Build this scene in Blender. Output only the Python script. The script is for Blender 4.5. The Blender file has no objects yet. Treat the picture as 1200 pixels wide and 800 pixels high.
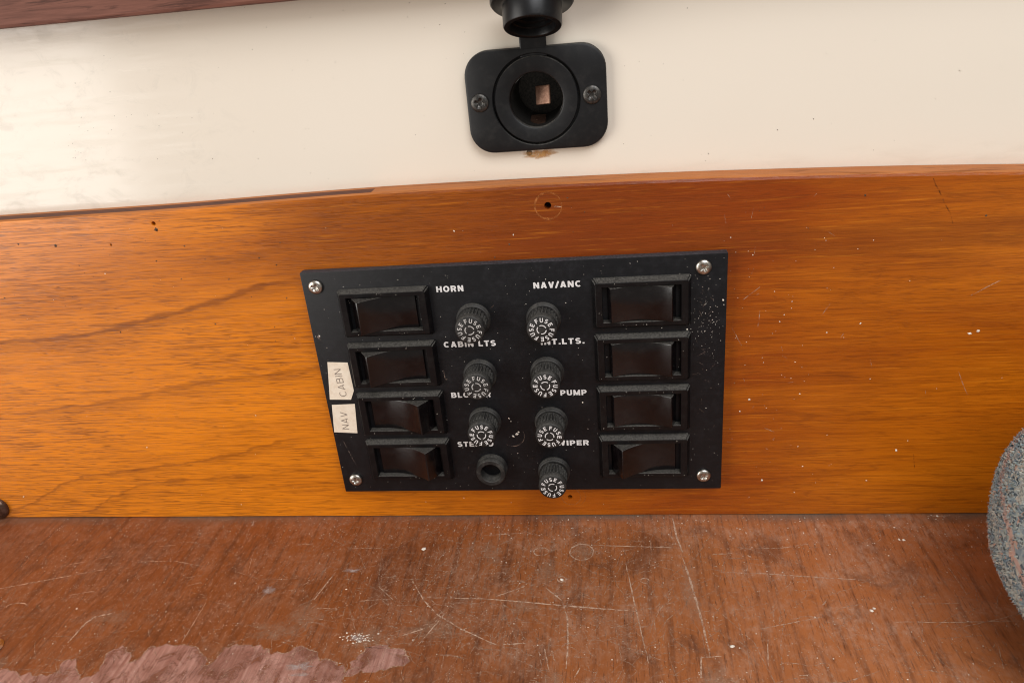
import bpy, bmesh, math, random
from mathutils import Matrix, Vector, noise as mnoise

random.seed(7)
S = bpy.context.scene
COL = S.collection
MM = 0.001

# ------------------------------------------------------------------ camera
cam_data = bpy.data.cameras.new("camera")
cam = bpy.data.objects.new("camera", cam_data)
COL.objects.link(cam)
cam_data.sensor_width = 36.0
cam_data.sensor_fit = 'HORIZONTAL'
cam_data.lens = 36.0 * 905.0 / 1200.0
cam_data.clip_start = 0.01
cam_data.clip_end = 20.0
Rw = ((0.9906793373901484, 0.03386668336989446, 0.1319374784727235),
      (0.1055095976956109, 0.4218248834876755, -0.9005173471203757),
      (-0.08615204734843734, 0.906044599028178, 0.41431993593060457))
m = Matrix(Rw).to_4x4()
m.translation = Vector((0.04133584, -0.29011328, 0.22280111))
cam.matrix_world = m
S.camera = cam
S.cycles.filter_width = 1.1

# ------------------------------------------------------------------ light
world = bpy.data.worlds.new("World")
S.world = world
world.use_nodes = True
world.node_tree.nodes["Background"].inputs[0].default_value = (1.0, 0.93, 0.84, 1)
world.node_tree.nodes["Background"].inputs[1].default_value = 0.27


def area(name, loc, target, sx, sy, power, color):
    d = bpy.data.lights.new(name, 'AREA')
    d.shape = 'RECTANGLE'
    d.size, d.size_y, d.energy, d.color = sx, sy, power, color
    o = bpy.data.objects.new(name, d)
    COL.objects.link(o)
    o.location = loc
    o.rotation_euler = (Vector(target) - Vector(loc)).to_track_quat('-Z', 'Y').to_euler()
    return o


# companionway opening to the left behind the camera, hatch overhead
area("window_light", (-1.24, -0.93, 0.25), (-0.05, 0, 0.1), 0.85, 0.95, 15.0, (1.0, 0.96, 0.91))
area("hatch_light", (0.42, -0.75, 1.05), (0.05, 0.0, 0.12), 0.9, 0.9, 14.5, (0.96, 0.97, 1.0))

S.view_settings.view_transform = 'Standard'
S.view_settings.look = 'None'
S.view_settings.exposure = 0.0
S.view_settings.gamma = 1.0
S.view_settings.use_curve_mapping = False


# ------------------------------------------------------------------ shader helpers
class Mat:
    """small expression builder for node materials"""

    def __init__(self, name):
        self.m = bpy.data.materials.new(name)
        self.m.use_nodes = True
        self.t = self.m.node_tree
        self.t.nodes.clear()
        self.out = self.t.nodes.new('ShaderNodeOutputMaterial')
        self._pos = None

    def n(self, typ, **kw):
        nd = self.t.nodes.new(typ)
        for k, v in kw.items():
            setattr(nd, k, v)
        return nd

    def put(self, sock, v):
        if hasattr(v, 'is_output'):
            self.t.links.new(v, sock)
        elif isinstance(v, (tuple, list)):
            if sock.type == 'RGBA' and len(v) == 3:
                v = (*v, 1)
            sock.default_value = v
        else:
            sock.default_value = v

    def math(self, op, a, b=0.0, clamp=False):
        nd = self.n('ShaderNodeMath', operation=op, use_clamp=clamp)
        self.put(nd.inputs[0], a)
        self.put(nd.inputs[1], b)
        return nd.outputs[0]

    def add(self, a, b): return self.math('ADD', a, b)
    def sub(self, a, b): return self.math('SUBTRACT', a, b)
    def mul(self, a, b): return self.math('MULTIPLY', a, b)
    def mx(self, a, b): return self.math('MAXIMUM', a, b)

    def pos(self):
        """world position in millimetres as x, y, z sockets"""
        if self._pos is None:
            g = self.n('ShaderNodeNewGeometry')
            s = self.n('ShaderNodeSeparateXYZ')
            sc = self.n('ShaderNodeVectorMath', operation='SCALE')
            self.t.links.new(g.outputs['Position'], sc.inputs[0])
            sc.inputs['Scale'].default_value = 1000.0
            self.t.links.new(sc.outputs[0], s.inputs[0])
            self._pos = tuple(s.outputs)
            self.normal = g.outputs['Normal']
            self.island = g.outputs['Random Per Island']
        return self._pos

    def vec(self, x, y, z):
        c = self.n('ShaderNodeCombineXYZ')
        for i, v in enumerate((x, y, z)):
            self.put(c.inputs[i], v)
        return c.outputs[0]

    def noise(self, sx, sy, sz, detail=3.0, rough=0.55, dist=0.0, off=0.0):
        x, y, z = self.pos()
        v = self.vec(self.add(self.mul(x, sx), off), self.add(self.mul(y, sy), off * 0.7), self.mul(z, sz))
        nd = self.n('ShaderNodeTexNoise')
        nd.inputs['Scale'].default_value = 1.0
        nd.inputs['Detail'].default_value = detail
        nd.inputs['Roughness'].default_value = rough
        nd.inputs['Distortion'].default_value = dist
        self.t.links.new(v, nd.inputs['Vector'])
        return nd.outputs[0]

    def step(self, v, lo, hi, smooth=True):
        nd = self.n('ShaderNodeMapRange', interpolation_type='SMOOTHSTEP' if smooth else 'LINEAR')
        self.put(nd.inputs['Value'], v)
        nd.inputs['From Min'].default_value = lo
        nd.inputs['From Max'].default_value = hi
        return nd.outputs[0]

    def mix(self, f, a, b, blend='MIX'):
        nd = self.n('ShaderNodeMix', data_type='RGBA', blend_type=blend)
        self.put(nd.inputs[0], f)
        self.put(nd.inputs[6], a)
        self.put(nd.inputs[7], b)
        return nd.outputs[2]

    def curve(self, v, pts, lo, hi, vlo, vhi):
        """piecewise curve through real-valued points; v in lo..hi maps to vlo..vhi"""
        t = self.step(v, lo, hi, False)
        nd = self.n('ShaderNodeFloatCurve')
        self.t.links.new(t, nd.inputs['Value'])
        cv = nd.mapping.curves[0]
        P = [((px - lo) / (hi - lo), (pv - vlo) / (vhi - vlo)) for px, pv in pts]
        cv.points[0].location = P[0]
        cv.points[1].location = P[-1]
        for p in P[1:-1]:
            cv.points.new(*p)
        nd.mapping.update()
        return self.add(self.mul(nd.outputs[0], vhi - vlo), vlo)

    def bump(self, h, strength=0.3, dist=0.0002):
        nd = self.n('ShaderNodeBump')
        nd.inputs['Strength'].default_value = strength
        nd.inputs['Distance'].default_value = dist
        self.put(nd.inputs['Height'], h)
        return nd.outputs[0]

    def surf(self, color, rough=0.5, metallic=0.0, coat=0.0, coat_rough=0.1, normal=None, spec=0.5, alpha=None,
             sheen=0.0):
        b = self.n('ShaderNodeBsdfPrincipled')
        self.put(b.inputs['Base Color'], color)
        self.put(b.inputs['Roughness'], rough)
        self.put(b.inputs['Metallic'], metallic)
        self.put(b.inputs['Coat Weight'], coat)
        self.put(b.inputs['Coat Roughness'], coat_rough)
        self.put(b.inputs['Specular IOR Level'], spec)
        self.put(b.inputs['Sheen Weight'], sheen)
        if normal is not None:
            self.put(b.inputs['Normal'], normal)
        if alpha is not None:
            self.put(b.inputs['Alpha'], alpha)
        self.t.links.new(b.outputs[0], self.out.inputs[0])
        return self.m


def board_material():
    M = Mat('varnished_board')
    x, y, z = M.pos()
    # broad colour drift of the veneer
    broad = M.noise(0.006, 0.02, 0.022, 2, 0.5, 0.4)
    figure = M.noise(0.012, 0.05, 0.16, 4, 0.55, 0.6, 31.0)
    streak = M.noise(0.035, 0.2, 1.15, 4, 0.6, 0.0, 7.0)
    fine = M.noise(0.06, 0.4, 1.7, 3, 0.6, 0.0, 3.0)
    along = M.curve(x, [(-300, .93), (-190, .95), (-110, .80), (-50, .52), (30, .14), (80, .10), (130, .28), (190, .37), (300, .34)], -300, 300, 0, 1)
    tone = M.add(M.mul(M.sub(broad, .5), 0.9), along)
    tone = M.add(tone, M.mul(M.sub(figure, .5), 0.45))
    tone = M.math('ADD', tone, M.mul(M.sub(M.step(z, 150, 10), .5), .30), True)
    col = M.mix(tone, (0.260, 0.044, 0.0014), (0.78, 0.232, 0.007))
    # dark veins following the figure
    wob = M.mul(M.sub(M.noise(0.05, .1, .25, 3, .6, 0, 50.0), .5), 7.0)
    zz = M.add(z, wob)
    veins = None

    def vein(pts, w, amp, lo, hi, up=1.0):
        nonlocal veins
        cv = M.curve(x, pts, -300, 300, 0, 160)
        d = M.sub(zz, cv)
        a = M.step(M.math('ABSOLUTE', d), w, w * 0.15)
        # one soft side like late wood
        soft = M.mul(M.step(d, -w * 5, 0), M.step(d, w * .8, 0))
        v = M.mul(M.mx(a, M.mul(soft, .45)), amp)
        v = M.mul(v, M.mul(M.step(x, lo - 25, lo + 12), M.step(x, hi + 22, hi - 10)))
        veins = v if veins is None else M.mx(veins, v)
    vein([(-300, 96), (-234, 97), (-206, 98.4), (-177, 102), (-148, 108.4), (-128, 112), (-107, 118), (-89, 121), (300, 140)], 2.2, .85, -280, -92)
    vein([(-300, 52), (-236, 60.5), (-183, 66.4), (-157, 72), (-132, 75), (-97, 78.4), (300, 100)], 1.8, .55, -230, -90)
    vein([(-300, 0), (-266, 4.4), (-240, 14.8), (-221, 23.5), (-188, 28.2), (-156, 32.6), (-130, 37.7), (-110, 42.8), (300, 70)], 1.1, .6, -265, -110)
    vein([(-300, 0), (-227, 2.6), (-204, 13.8), (-182, 20.2), (-151, 22.7), (-120, 25.1), (300, 50)], 1.1, .5, -226, -115)
    vein([(-300, 122), (-137, 129.5), (-107, 132), (-84, 135), (-40, 139), (60, 142), (300, 150)], 3.2, .55, -120, 20)
    vein([(-300, 110), (-60, 138), (40, 134), (120, 122), (200, 118), (300, 116)], 2.6, .42, -40, 170)
    # wedge of dark figure left of the panel
    wx = M.step(x, -112, -88)
    wz = M.mul(M.step(zz, 120, 123), M.step(zz, 135, 130))
    veins = M.mx(veins, M.mul(M.mul(wx, wz), .5))
    sn = M.noise(.016, .05, .09, 4, .6, .5, 333)
    st_ = M.mul(M.mul(M.step(x, -112, -70), M.step(x, 120, 10)), M.step(M.add(zz, M.mul(M.sub(sn, .5), 40)), 118, 134))
    veins = M.mx(veins, M.mul(st_, .62))
    rays = M.math('PINGPONG', M.add(M.mul(M.add(figure, M.mul(broad, 1.5)), 9.0), M.mul(z, .02)), 1.0)
    veins = M.mx(veins, M.mul(M.step(rays, .82, 1.0), M.mul(M.step(x, -60, 60), .38)))
    col = M.mix(M.mul(veins, .75), col, (0.14, 0.030, 0.004))
    # grain streaks and pores
    col = M.mix(M.mul(M.step(streak, .48, .30), .34), col, (0.15, .030, .0018))
    col = M.mix(M.mul(M.step(streak, .55, .75), .30), col, (0.84, .29, .018))
    lines = None
    for k, (fx, fz, w, o_) in enumerate(((.011, .50, .018, 3.0), (.015, .75, .022, 140.0), (.021, 1.05, .026, 260.0), (.028, 1.3, .028, 380.0))):
        nn = M.noise(fx, .2, fz, 2, .5, 0, o_)
        li = M.step(M.math('ABSOLUTE', M.sub(nn, .5)), w, w * .2)
        brk = M.step(M.noise(.045, .2, .9, 2, .5, 0, o_ + 40), .36, .56)
        li = M.mul(li, brk)
        lines = li if lines is None else M.mx(lines, li)
    pores = M.mx(M.mul(lines, .9), M.mul(M.step(fine, .38, .33), .5))
    pores = M.mul(pores, M.add(M.mul(M.step(M.noise(.01, .02, .03, 2, .5, 0, 90.0), .3, .6), .5), .5))
    col = M.mix(M.mul(pores, M.add(M.mul(M.step(x, 60, -160), .30), .42)), col, (0.085, .016, .0012))
    # rubbed, less glossy places
    rub = M.noise(.02, .02, .05, 4, .65, 0, 12.0)
    rough = M.add(M.mul(rub, .22), .20)
    nrm = M.bump(M.sub(M.mul(streak, .25), pores), .22, .0003)
    return M.surf(col, rough, coat=.22, coat_rough=.16, normal=nrm, spec=.28)


def edge_material(name, c1, c2):
    M = Mat(name)
    s = M.noise(.05, .6, .8, 4, .6, 0, 5)
    col = M.mix(s, c1, c2)
    return M.surf(M.mix(M.mul(M.step(M.noise(.03, .4, .5, 5, .65, .8, 66), .5, .36), .6), col, tuple(c * .5 for c in c1)), .6, normal=M.bump(s, .2), spec=.2)


def shelf_material():
    M = Mat('worn_shelf_wood')
    x, y, z = M.pos()
    broad = M.noise(.018, .006, .1, 3, .55, .3, 2)
    streak = M.noise(.30, .022, .2, 6, .66, .5, 9)
    fine = M.noise(1.5, .10, 1, 4, .7, .2, 14)
    right = M.step(x, -120, 190)
    col = M.mix(broad, M.mix(right, (0.155, .042, .013), (0.30, .092, .027)), M.mix(right, (0.31, .090, .024), (0.52, .185, .058)))
    col = M.mix(M.mul(M.step(streak, .52, .34), .5), col, (0.075, .022, .009))
    col = M.mix(M.mul(M.step(streak, .52, .72), M.add(M.mul(right, .42), .18)), col, (0.44, .14, .034))
    pores = M.step(fine, .44, .33)
    col = M.mix(M.mul(pores, .65), col, (.045, .014, .008))
    # hazy abraded varnish: pale film, more towards the right where hands and things rub
    haze1 = M.noise(.035, .045, .1, 6, .68, .5, 40)
    haze2 = M.noise(.42, .20, .1, 7, .78, .3, 77)
    haze = M.mul(M.step(haze1, .38, .70), M.step(haze2, .36, .68))
    haze = M.mul(haze, M.add(M.mul(right, .46), .32))
    haze3 = M.noise(.6, .5, .1, 5, .75, .3, 55)
    haze = M.mx(haze, M.mul(M.step(haze2, .51, .71), .36))
    haze = M.mx(haze, M.mul(M.mul(M.step(haze3, .52, .70), M.step(haze1, .30, .58)), .55))
    blot = M.noise(.045, .028, .1, 6, .72, .8, 140)
    col = M.mix(M.mul(M.step(blot, .50, .34), .5), col, (.085, .030, .016))
    col = M.mix(haze, col, (0.50, .30, .20))
    # grime packed along the joint with the upright board
    jn = M.mul(M.step(M.add(y, M.mul(M.noise(.06, .1, .1, 4, .6, 0, 21), 7)), -4, 3), M.step(M.noise(.02, .02, .02, 3, .6, 0, 61), .3, .6))
    col = M.mix(M.mul(jn, .8), col, (.135, .10, .075))
    rough = M.add(M.add(M.mul(M.noise(.06, .05, .1, 5, .7, 0, 33), .30), .22), M.mul(haze, .35))
    hgt = M.add(M.mul(haze2, .6), M.mul(pores, -.35))
    return M.surf(col, rough, coat=.12, coat_rough=.25, normal=M.bump(hgt, .25, .0004), spec=.45)


def bare_material():
    M = Mat('bare_wood_without_varnish')
    streak = M.noise(.6, .024, .2, 5, .62, .15, 9)
    fine = M.noise(2.6, .12, 1, 3, .6, 0, 14)
    b = M.noise(.05, .05, .1, 5, .7, .4, 71)
    col = M.mix(M.step(streak, .3, .7), (.36, .165, .125), (.58, .33, .27))
    col = M.mix(M.mul(M.step(fine, .45, .33), .4), col, (.13, .05, .035))
    col = M.mix(M.mul(M.step(b, .42, .64), .65), col, (.22, .085, .055))
    g = M.noise(.11, .09, .1, 6, .72, .9, 201)
    return M.surf(col, M.add(M.mul(b, .35), .15), normal=M.bump(M.add(streak, b), .25, .0004), spec=.5, alpha=M.add(M.mul(M.step(g, .34, .54), .62), .30))


def wall_material():
    M = Mat('cream_gelcoat')
    x, y, z = M.pos()
    b = M.noise(.01, .01, .012, 3, .5)
    col = M.mix(b, (.77, .685, .57), (.795, .722, .615))
    st = M.noise(.02, .05, .35, 5, .7, .3, 8)
    st2 = M.noise(.08, .1, .11, 5, .7, 1.0, 18)
    left = M.step(x, -80, -150)
    gn = M.noise(.05, .1, .2, 5, .7, .4, 91)
    gr = M.mul(M.mul(M.step(z, 162, 152), M.step(gn, .42, .75)), .16)
    col = M.mix(gr, col, (.46, .36, .26))
    smear = M.mul(M.mul(M.step(st, .45, .68), left), .45)
    col = M.mix(M.mul(M.mul(M.step(st2, .5, .72), left), .30), col, (.50, .45, .37))
    rough = M.add(M.add(.12, M.mul(smear, .4)), M.mul(M.step(st2, .45, .7), .08))
    wav = M.noise(.006, .006, .012, 2, .5, 0, 3)
    peel = M.noise(.22, .22, .22, 2, .5, 0, 63)
    nrm = M.bump(M.add(M.add(wav, M.mul(st, .006)), M.mul(peel, .010)), .18, .004)
    return M.surf(col, rough, normal=nrm, spec=.42)


def dark_plastic(name, base, rough, dust=.25, brushed=False, dustcol=(.20, .185, .16), spec=.5, top=.5):
    M = Mat(name)
    M.pos()
    sx = M.n('ShaderNodeSeparateXYZ')
    M.t.links.new(M.normal, sx.inputs[0])
    up = M.step(sx.outputs[2], .25, 1.0)
    d1 = M.noise(.25, .25, .25, 6, .75, .2, 5)
    d2 = M.noise(1.6, 1.6, 1.6, 3, .7, 0, 15)
    dd = M.mul(M.step(d1, .44, .75), dust)
    dd = M.add(dd, M.mul(M.mul(up, M.add(M.mul(M.step(d2, .35, .70), .7), .3)), top))
    dd = M.math('MINIMUM', dd, .8)
    col = M.mix(dd, base, dustcol)
    r = M.add(M.add(rough, M.mul(dd, .8)), M.mul(d1, .12))
    if brushed:
        br = M.noise(.05, .3, 5.5, 3, .65, 0, 44)
        col = M.mix(M.mul(M.step(br, .5, .75), .5), col, tuple(c * 2.0 for c in base))
        return M.surf(col, r, normal=M.bump(M.add(br, d1), .16, .0002), spec=spec)
    return M.surf(col, r, normal=M.bump(M.add(d1, M.mul(d2, .5)), .10, .0002), spec=spec)


def plain(name, c1, c2, rough, metallic=0.0, scale=.6, alpha_lo=None, alpha_hi=None, spec=.5):
    M = Mat(name)
    n1 = M.noise(scale, scale, scale, 5, .7, .2, 4)
    col = M.mix(M.step(n1, .35, .68), c1, c2)
    a = None
    if alpha_lo is not None:
        n2 = M.noise(.5, .5, .5, 5, .75, 0, 29)
        a = M.step(n2, alpha_lo, alpha_hi)
    return M.surf(col, rough, metallic, normal=M.bump(n1, .15), alpha=a, spec=spec)


def film_material(name, c1, c2, rough, lo, hi, amount, scale=.35):
    M = Mat(name)
    n1 = M.noise(scale, scale, scale, 5, .7, .2, 4)
    n2 = M.noise(.45, .45, .45, 6, .75, .4, 29)
    a = M.n('ShaderNodeAttribute', attribute_name='fade')
    al = M.mul(M.mul(a.outputs['Fac'], M.add(M.mul(M.step(n2, lo, hi), .8), .2)), amount)
    return M.surf(M.mix(M.step(n1, .35, .68), c1, c2), rough, alpha=al, spec=.4)


def fabric_material(name):
    M = Mat(name)
    x, y, z = M.pos()
    r = M.island
    # heather mix of yarn colours
    ramp = M.n('ShaderNodeValToRGB')
    ramp.color_ramp.interpolation = 'CONSTANT'
    el = ramp.color_ramp.elements
    stops = [(0, (.20, .26, .30)), (.22, (.27, .33, .35)), (.44, (.38, .42, .40)), (.60, (.09, .13, .16)),
             (.72, (.50, .48, .42)), (.84, (.30, .37, .36)), (.94, (.50, .32, .25))]
    el[0].position, el[0].color = stops[0][0], (*stops[0][1], 1)
    el[1].position, el[1].color = stops[1][0], (*stops[1][1], 1)
    for p, c in stops[2:]:
        e = el.new(p)
        e.color = (*c, 1)
    cell = M.n('ShaderNodeTexVoronoi')
    cell.inputs['Scale'].default_value = .50
    M.t.links.new(M.vec(x, y, z), cell.inputs['Vector'])
    sep = M.n('ShaderNodeSeparateColor')
    M.t.links.new(cell.outputs['Color'], sep.inputs[0])
    M.t.links.new(M.math('FRACT', M.add(sep.outputs[0], M.mul(r, .30))), ramp.inputs[0])
    col = ramp.outputs[0]
    ph = M.math('PINGPONG', M.add(M.add(M.mul(z, .070), M.mul(y, -.045)), M.mul(M.noise(.05, .05, .05, 2, .5, 0, 3), .9)), 1.0)
    col = M.mix(M.mul(M.step(ph, .84, .95), .75), col, (.55, .33, .26))
    col = M.mix(M.mul(M.step(ph, .20, .06), .6), col, (.50, .50, .44))
    nn = M.noise(.9, .9, .9, 3, .6, 0, 2)
    return M.surf(col, .95, sheen=.25, normal=M.bump(nn, .4, .0006), spec=.1)


MAT = dict(
    board=board_material(),
    edge_tan=edge_material('board_edge_tan', (.34, .10, .022), (.56, .21, .065)),
    edge_dark=edge_material('board_edge_dark', (.07, .020, .010), (.16, .052, .028)),
    shelf=shelf_material(), bare=bare_material(), wall=wall_material(),
    trim=edge_material('dark_trim_wood', (.07, .024, .016), (.27, .11, .075)),
    plate=dark_plastic('brushed_black_plate', (.0062, .0062, .0072), .36, .035, True, spec=.26, top=.40, dustcol=(.17, .17, .19)),
    bezel=dark_plastic('black_switch_plastic', (.0042, .0036, .0040), .28, .03, spec=.26),
    rocker=dark_plastic('glossy_black_rocker', (.0036, .0024, .0028), .12, .03, spec=.5),
    fuse=dark_plastic('dusty_fuse_plastic', (.014, .0132, .0125), .45, .20, spec=.35, top=.34),
    hole=plain('unlit_black', (.004, .004, .004), (.007, .006, .006), .6),
    socket=dark_plastic('satin_black_socket', (.0080, .0080, .0086), .38, .04, spec=.30),
    rubber=dark_plastic('black_rubber', (.0048, .0048, .0056), .30, .05, spec=.36),
    steel=plain('dull_steel', (.55, .52, .47), (.36, .32, .27), .30, 1.0, .9),
    black_steel=plain('blackened_steel', (.045, .045, .043), (.11, .10, .09), .38, .8, 1.2),
    copper=plain('tarnished_copper', (.62, .36, .25), (.42, .22, .15), .42, .55, .6),
    print=plain('white_print', (.80, .78, .76), (.62, .60, .58), .6, 0, 1.8),
    print_dim=plain('worn_white_print', (.60, .58, .55), (.34, .33, .31), .6, 0, 1.8, .28, .46),
    sticker=plain('cream_label_tape', (.82, .72, .58), (.74, .62, .48), .55, 0, .35),
    ink=plain('faded_ink', (.16, .125, .10), (.34, .27, .22), .7, 0, 1.5),
    scratch=plain('pale_scratch', (.62, .42, .30), (.46, .28, .18), .7, 0, .4, .35, .58),
    scratch_soft=plain('faint_scratch', (.56, .36, .25), (.42, .25, .16), .7, 0, .4, .38, .68),
    ring_mark=plain('rubbed_ring', (.46, .15, .03), (.38, .11, .02), .5, 0, .5, .34, .70),
    chip=plain('pale_dust', (.84, .78, .68), (.64, .54, .44), .8, 0, 1.0),
    chip_tan=plain('tan_dust', (.50, .34, .24), (.36, .22, .14), .8, 0, 1.0),
    speck=plain('dark_speck', (.075, .045, .03), (.15, .10, .07), .9, 0, 1.0, spec=0.0),
    stain=plain('dark_stain', (.09, .024, .005), (.13, .034, .007), .6, 0, .6, .36, .80, spec=.2),
    rust=film_material('rust_stain', (.50, .22, .05), (.60, .34, .12), .5, .25, .6, .9, .5),
    film=plain('dull_film', (.34, .22, .16), (.46, .34, .28), .55, 0, .2, .42, .80),
    milky=film_material('milky_mark', (.58, .50, .47), (.46, .36, .32), .4, .3, .7, .75),
    haze_film=film_material('hazy_film', (.40, .22, .13), (.50, .30, .19), .7, .35, .72, .55),
    bronze=plain('dark_bronze', (.085, .045, .03), (.15, .085, .06), .25, .6, .4),
    fabric=fabric_material('heather_tweed'),
)


# ------------------------------------------------------------------ mesh helpers (all lengths in mm)
def mesh(name, verts, faces, smooth=False, mats=('',), fm=None):
    me = bpy.data.meshes.new(name)
    me.from_pydata([(v[0] * MM, v[1] * MM, v[2] * MM) for v in verts], [], faces)
    bm = bmesh.new()
    bm.from_mesh(me)
    bmesh.ops.recalc_face_normals(bm, faces=bm.faces)
    bm.to_mesh(me)
    bm.free()
    for k in mats:
        if k:
            me.materials.append(MAT[k])
    if fm:
        for p, i in zip(me.polygons, fm):
            p.material_index = i
    for p in me.polygons:
        p.use_smooth = smooth
    return me


def obj(name, me, mat=None, parent=None, loc=(0, 0, 0), rot=None, kind=None):
    o = bpy.data.objects.new(name, me)
    COL.objects.link(o)
    if mat and not me.materials:
        me.materials.append(MAT[mat])
    o.location = (loc[0] * MM, loc[1] * MM, loc[2] * MM)
    if rot:
        o.rotation_euler = rot
    if parent:
        o.parent = parent
    if kind:
        o['kind'] = kind
    return o


def thing(name, label, cat, loc):
    o = bpy.data.objects.new(name, None)
    COL.objects.link(o)
    o.empty_display_size = .01
    o.location = Vector(loc) * MM
    o['label'], o['category'] = label, cat
    return o


def box_mesh(name, x0, x1, y0, y1, z0, z1, bev=0.0, seg=2):
    me = bpy.data.meshes.new(name)
    bm = bmesh.new()
    bmesh.ops.create_cube(bm, size=1)
    for v in bm.verts:
        v.co = Vector(((x0 if v.co.x < 0 else x1), (y0 if v.co.y < 0 else y1), (z0 if v.co.z < 0 else z1))) * MM
    if bev:
        bmesh.ops.bevel(bm, geom=bm.edges[:], offset=bev * MM, segments=seg, profile=.6, affect='EDGES')
    bm.to_mesh(me)
    bm.free()
    return me


def lathe(name, prof, seg=48, smooth=True, knurl=None, mat=None):
    """profile of (radius, height out of the panel); axis points to -Y. knurl = (first row, last row, count, depth)"""
    V, Fc = [], []
    for i, (r, h) in enumerate(prof):
        for k in range(seg):
            a = 2 * math.pi * k / seg
            rr = r
            if knurl and knurl[0] <= i <= knurl[1]:
                rr = r - knurl[3] * (0.5 + 0.5 * math.cos(knurl[2] * a)) ** 1.5
            V.append((rr * math.cos(a), -h, rr * math.sin(a)))
    n = len(prof)
    for i in range(n - 1):
        for k in range(seg):
            k2 = (k + 1) % seg
            Fc.append((i * seg + k, i * seg + k2, (i + 1) * seg + k2, (i + 1) * seg + k))
    if prof[-1][0] > 1e-6:
        Fc.append(tuple((n - 1) * seg + k for k in range(seg)))
    if prof[0][0] > 1e-6:
        Fc.append(tuple(range(seg - 1, -1, -1)))
    me = mesh(name, V, Fc, smooth)
    if smooth:
        sharp(me)
    if mat:
        me.materials.append(MAT[mat])
    return me


def sharp(me, ang=38):
    bm = bmesh.new()
    bm.from_mesh(me)
    for e in bm.edges:
        if len(e.link_faces) == 2 and e.calc_face_angle(0) > math.radians(ang):
            e.smooth = False
    for f in bm.faces:
        f.smooth = True
    bm.to_mesh(me)
    bm.free()
    return me


def cut(o, cutters):
    """boolean holes, applied"""
    tmp = []
    for r, y0, y1, x, z in cutters:
        me = lathe('cutter', [(r, 0), (r, y1 - y0)], 32, False)
        c = bpy.data.objects.new('cutter', me)
        COL.objects.link(c)
        c.location = (x * MM, y1 * MM, z * MM)
        md = o.modifiers.new('hole', 'BOOLEAN')
        md.operation, md.object, md.solver = 'DIFFERENCE', c, 'EXACT'
        tmp.append(c)
    bpy.context.view_layer.update()
    dg = bpy.context.evaluated_depsgraph_get()
    me = bpy.data.meshes.new_from_object(o.evaluated_get(dg))
    o.modifiers.clear()
    o.data = me
    for c in tmp:
        bpy.data.objects.remove(c)


def ribbon(V, Fc, pts, w, plane, h, jit=.15, step=2.5):
    """thin worn line through pts on a plane ('shelf' = xy at z=h, 'board' = xz at y=h)"""
    P = []
    for (ax, ay), (bx, by) in zip(pts, pts[1:]):
        L = math.hypot(bx - ax, by - ay)
        n = max(1, int(L / step))
        for i in range(n):
            t = i / n
            P.append((ax + (bx - ax) * t, ay + (by - ay) * t))
    P.append(pts[-1])
    N = len(P)
    base = len(V)
    for i, (px, py) in enumerate(P):
        qx, qy = P[min(i + 1, N - 1)][0] - P[max(i - 1, 0)][0], P[min(i + 1, N - 1)][1] - P[max(i - 1, 0)][1]
        L = math.hypot(qx, qy) or 1
        nx, ny = -qy / L, qx / L
        ww = w * (.35 + .65 * math.sin(math.pi * (i + .35) / (N - .3)) ** .5) * random.uniform(.6, 1.3) / 2
        jx, jy = random.uniform(-jit, jit), random.uniform(-jit, jit)
        for s in (-1, 1):
            a, b = px + jx + nx * ww * s, py + jy + ny * ww * s
            V.append((a, b, h) if plane == 'shelf' else (a, h, b))
    for i in range(N - 1):
        j = base + 2 * i
        Fc.append((j, j + 1, j + 3, j + 2))


def ring_pts(cx, cy, rx, ry, n=18, a0=0.0, a1=6.2832):
    return [(cx + rx * math.cos(a0 + (a1 - a0) * i / n), cy + ry * math.sin(a0 + (a1 - a0) * i / n)) for i in range(n + 1)]


def grain(V, Fc, x, y, z, r, axis):
    """a tiny faceted crumb lying on a surface; axis is the outward direction"""
    k = random.choice((4, 5))
    b = len(V)
    a0 = random.uniform(0, 6.28)
    el = random.uniform(.5, 1)
    rot = random.uniform(0, 3.14)
    for i in range(k):
        a = a0 + 6.2832 * i / k
        u, v = r * math.cos(a) * random.uniform(.7, 1.2), r * el * math.sin(a) * random.uniform(.7, 1.2)
        u, v = u * math.cos(rot) - v * math.sin(rot), u * math.sin(rot) + v * math.cos(rot)
        V.append((x + u, y + v, z) if axis == 'z' else (x + u, y, z + v))
    h = r * random.uniform(.3, .7)
    V.append((x, y, z + h) if axis == 'z' else (x, y - h, z))
    for i in range(k):
        Fc.append((b + i, b + (i + 1) % k, b + k))


def blob(pts_fn, n, h, plane='shelf'):
    V = []
    for i in range(n):
        a = 6.2832 * i / n
        x, y = pts_fn(a)
        V.append((x, y, h) if plane == 'shelf' else (x, h, y))
    return V, [tuple(range(n))]


def soft_blob(V, Fc, fade, fn, n, h, plane='shelf'):
    """blotch built as rings so that its film can thin out towards the rim"""
    b = len(V)
    P0 = [fn(6.2832 * i / n) for i in range(n)]
    cx, cy = sum(p[0] for p in P0) / n, sum(p[1] for p in P0) / n
    lv = (1.0, .8, .55, .25)
    for j, k in enumerate(lv):
        for x, y in P0:
            a, c = cx + (x - cx) * k, cy + (y - cy) * k
            V.append((a, c, h) if plane == 'shelf' else (a, h, c))
            fade.append((0.0, .45, .85, 1.0)[j])
    V.append((cx, cy, h) if plane == 'shelf' else (cx, h, cy))
    fade.append(1.0)
    for j in range(3):
        for i in range(n):
            i2 = (i + 1) % n
            Fc.append((b + j * n + i, b + j * n + i2, b + (j + 1) * n + i2, b + (j + 1) * n + i))
    for i in range(n):
        Fc.append((b + 3 * n + i, b + 3 * n + (i + 1) % n, b + 4 * n))


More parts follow.
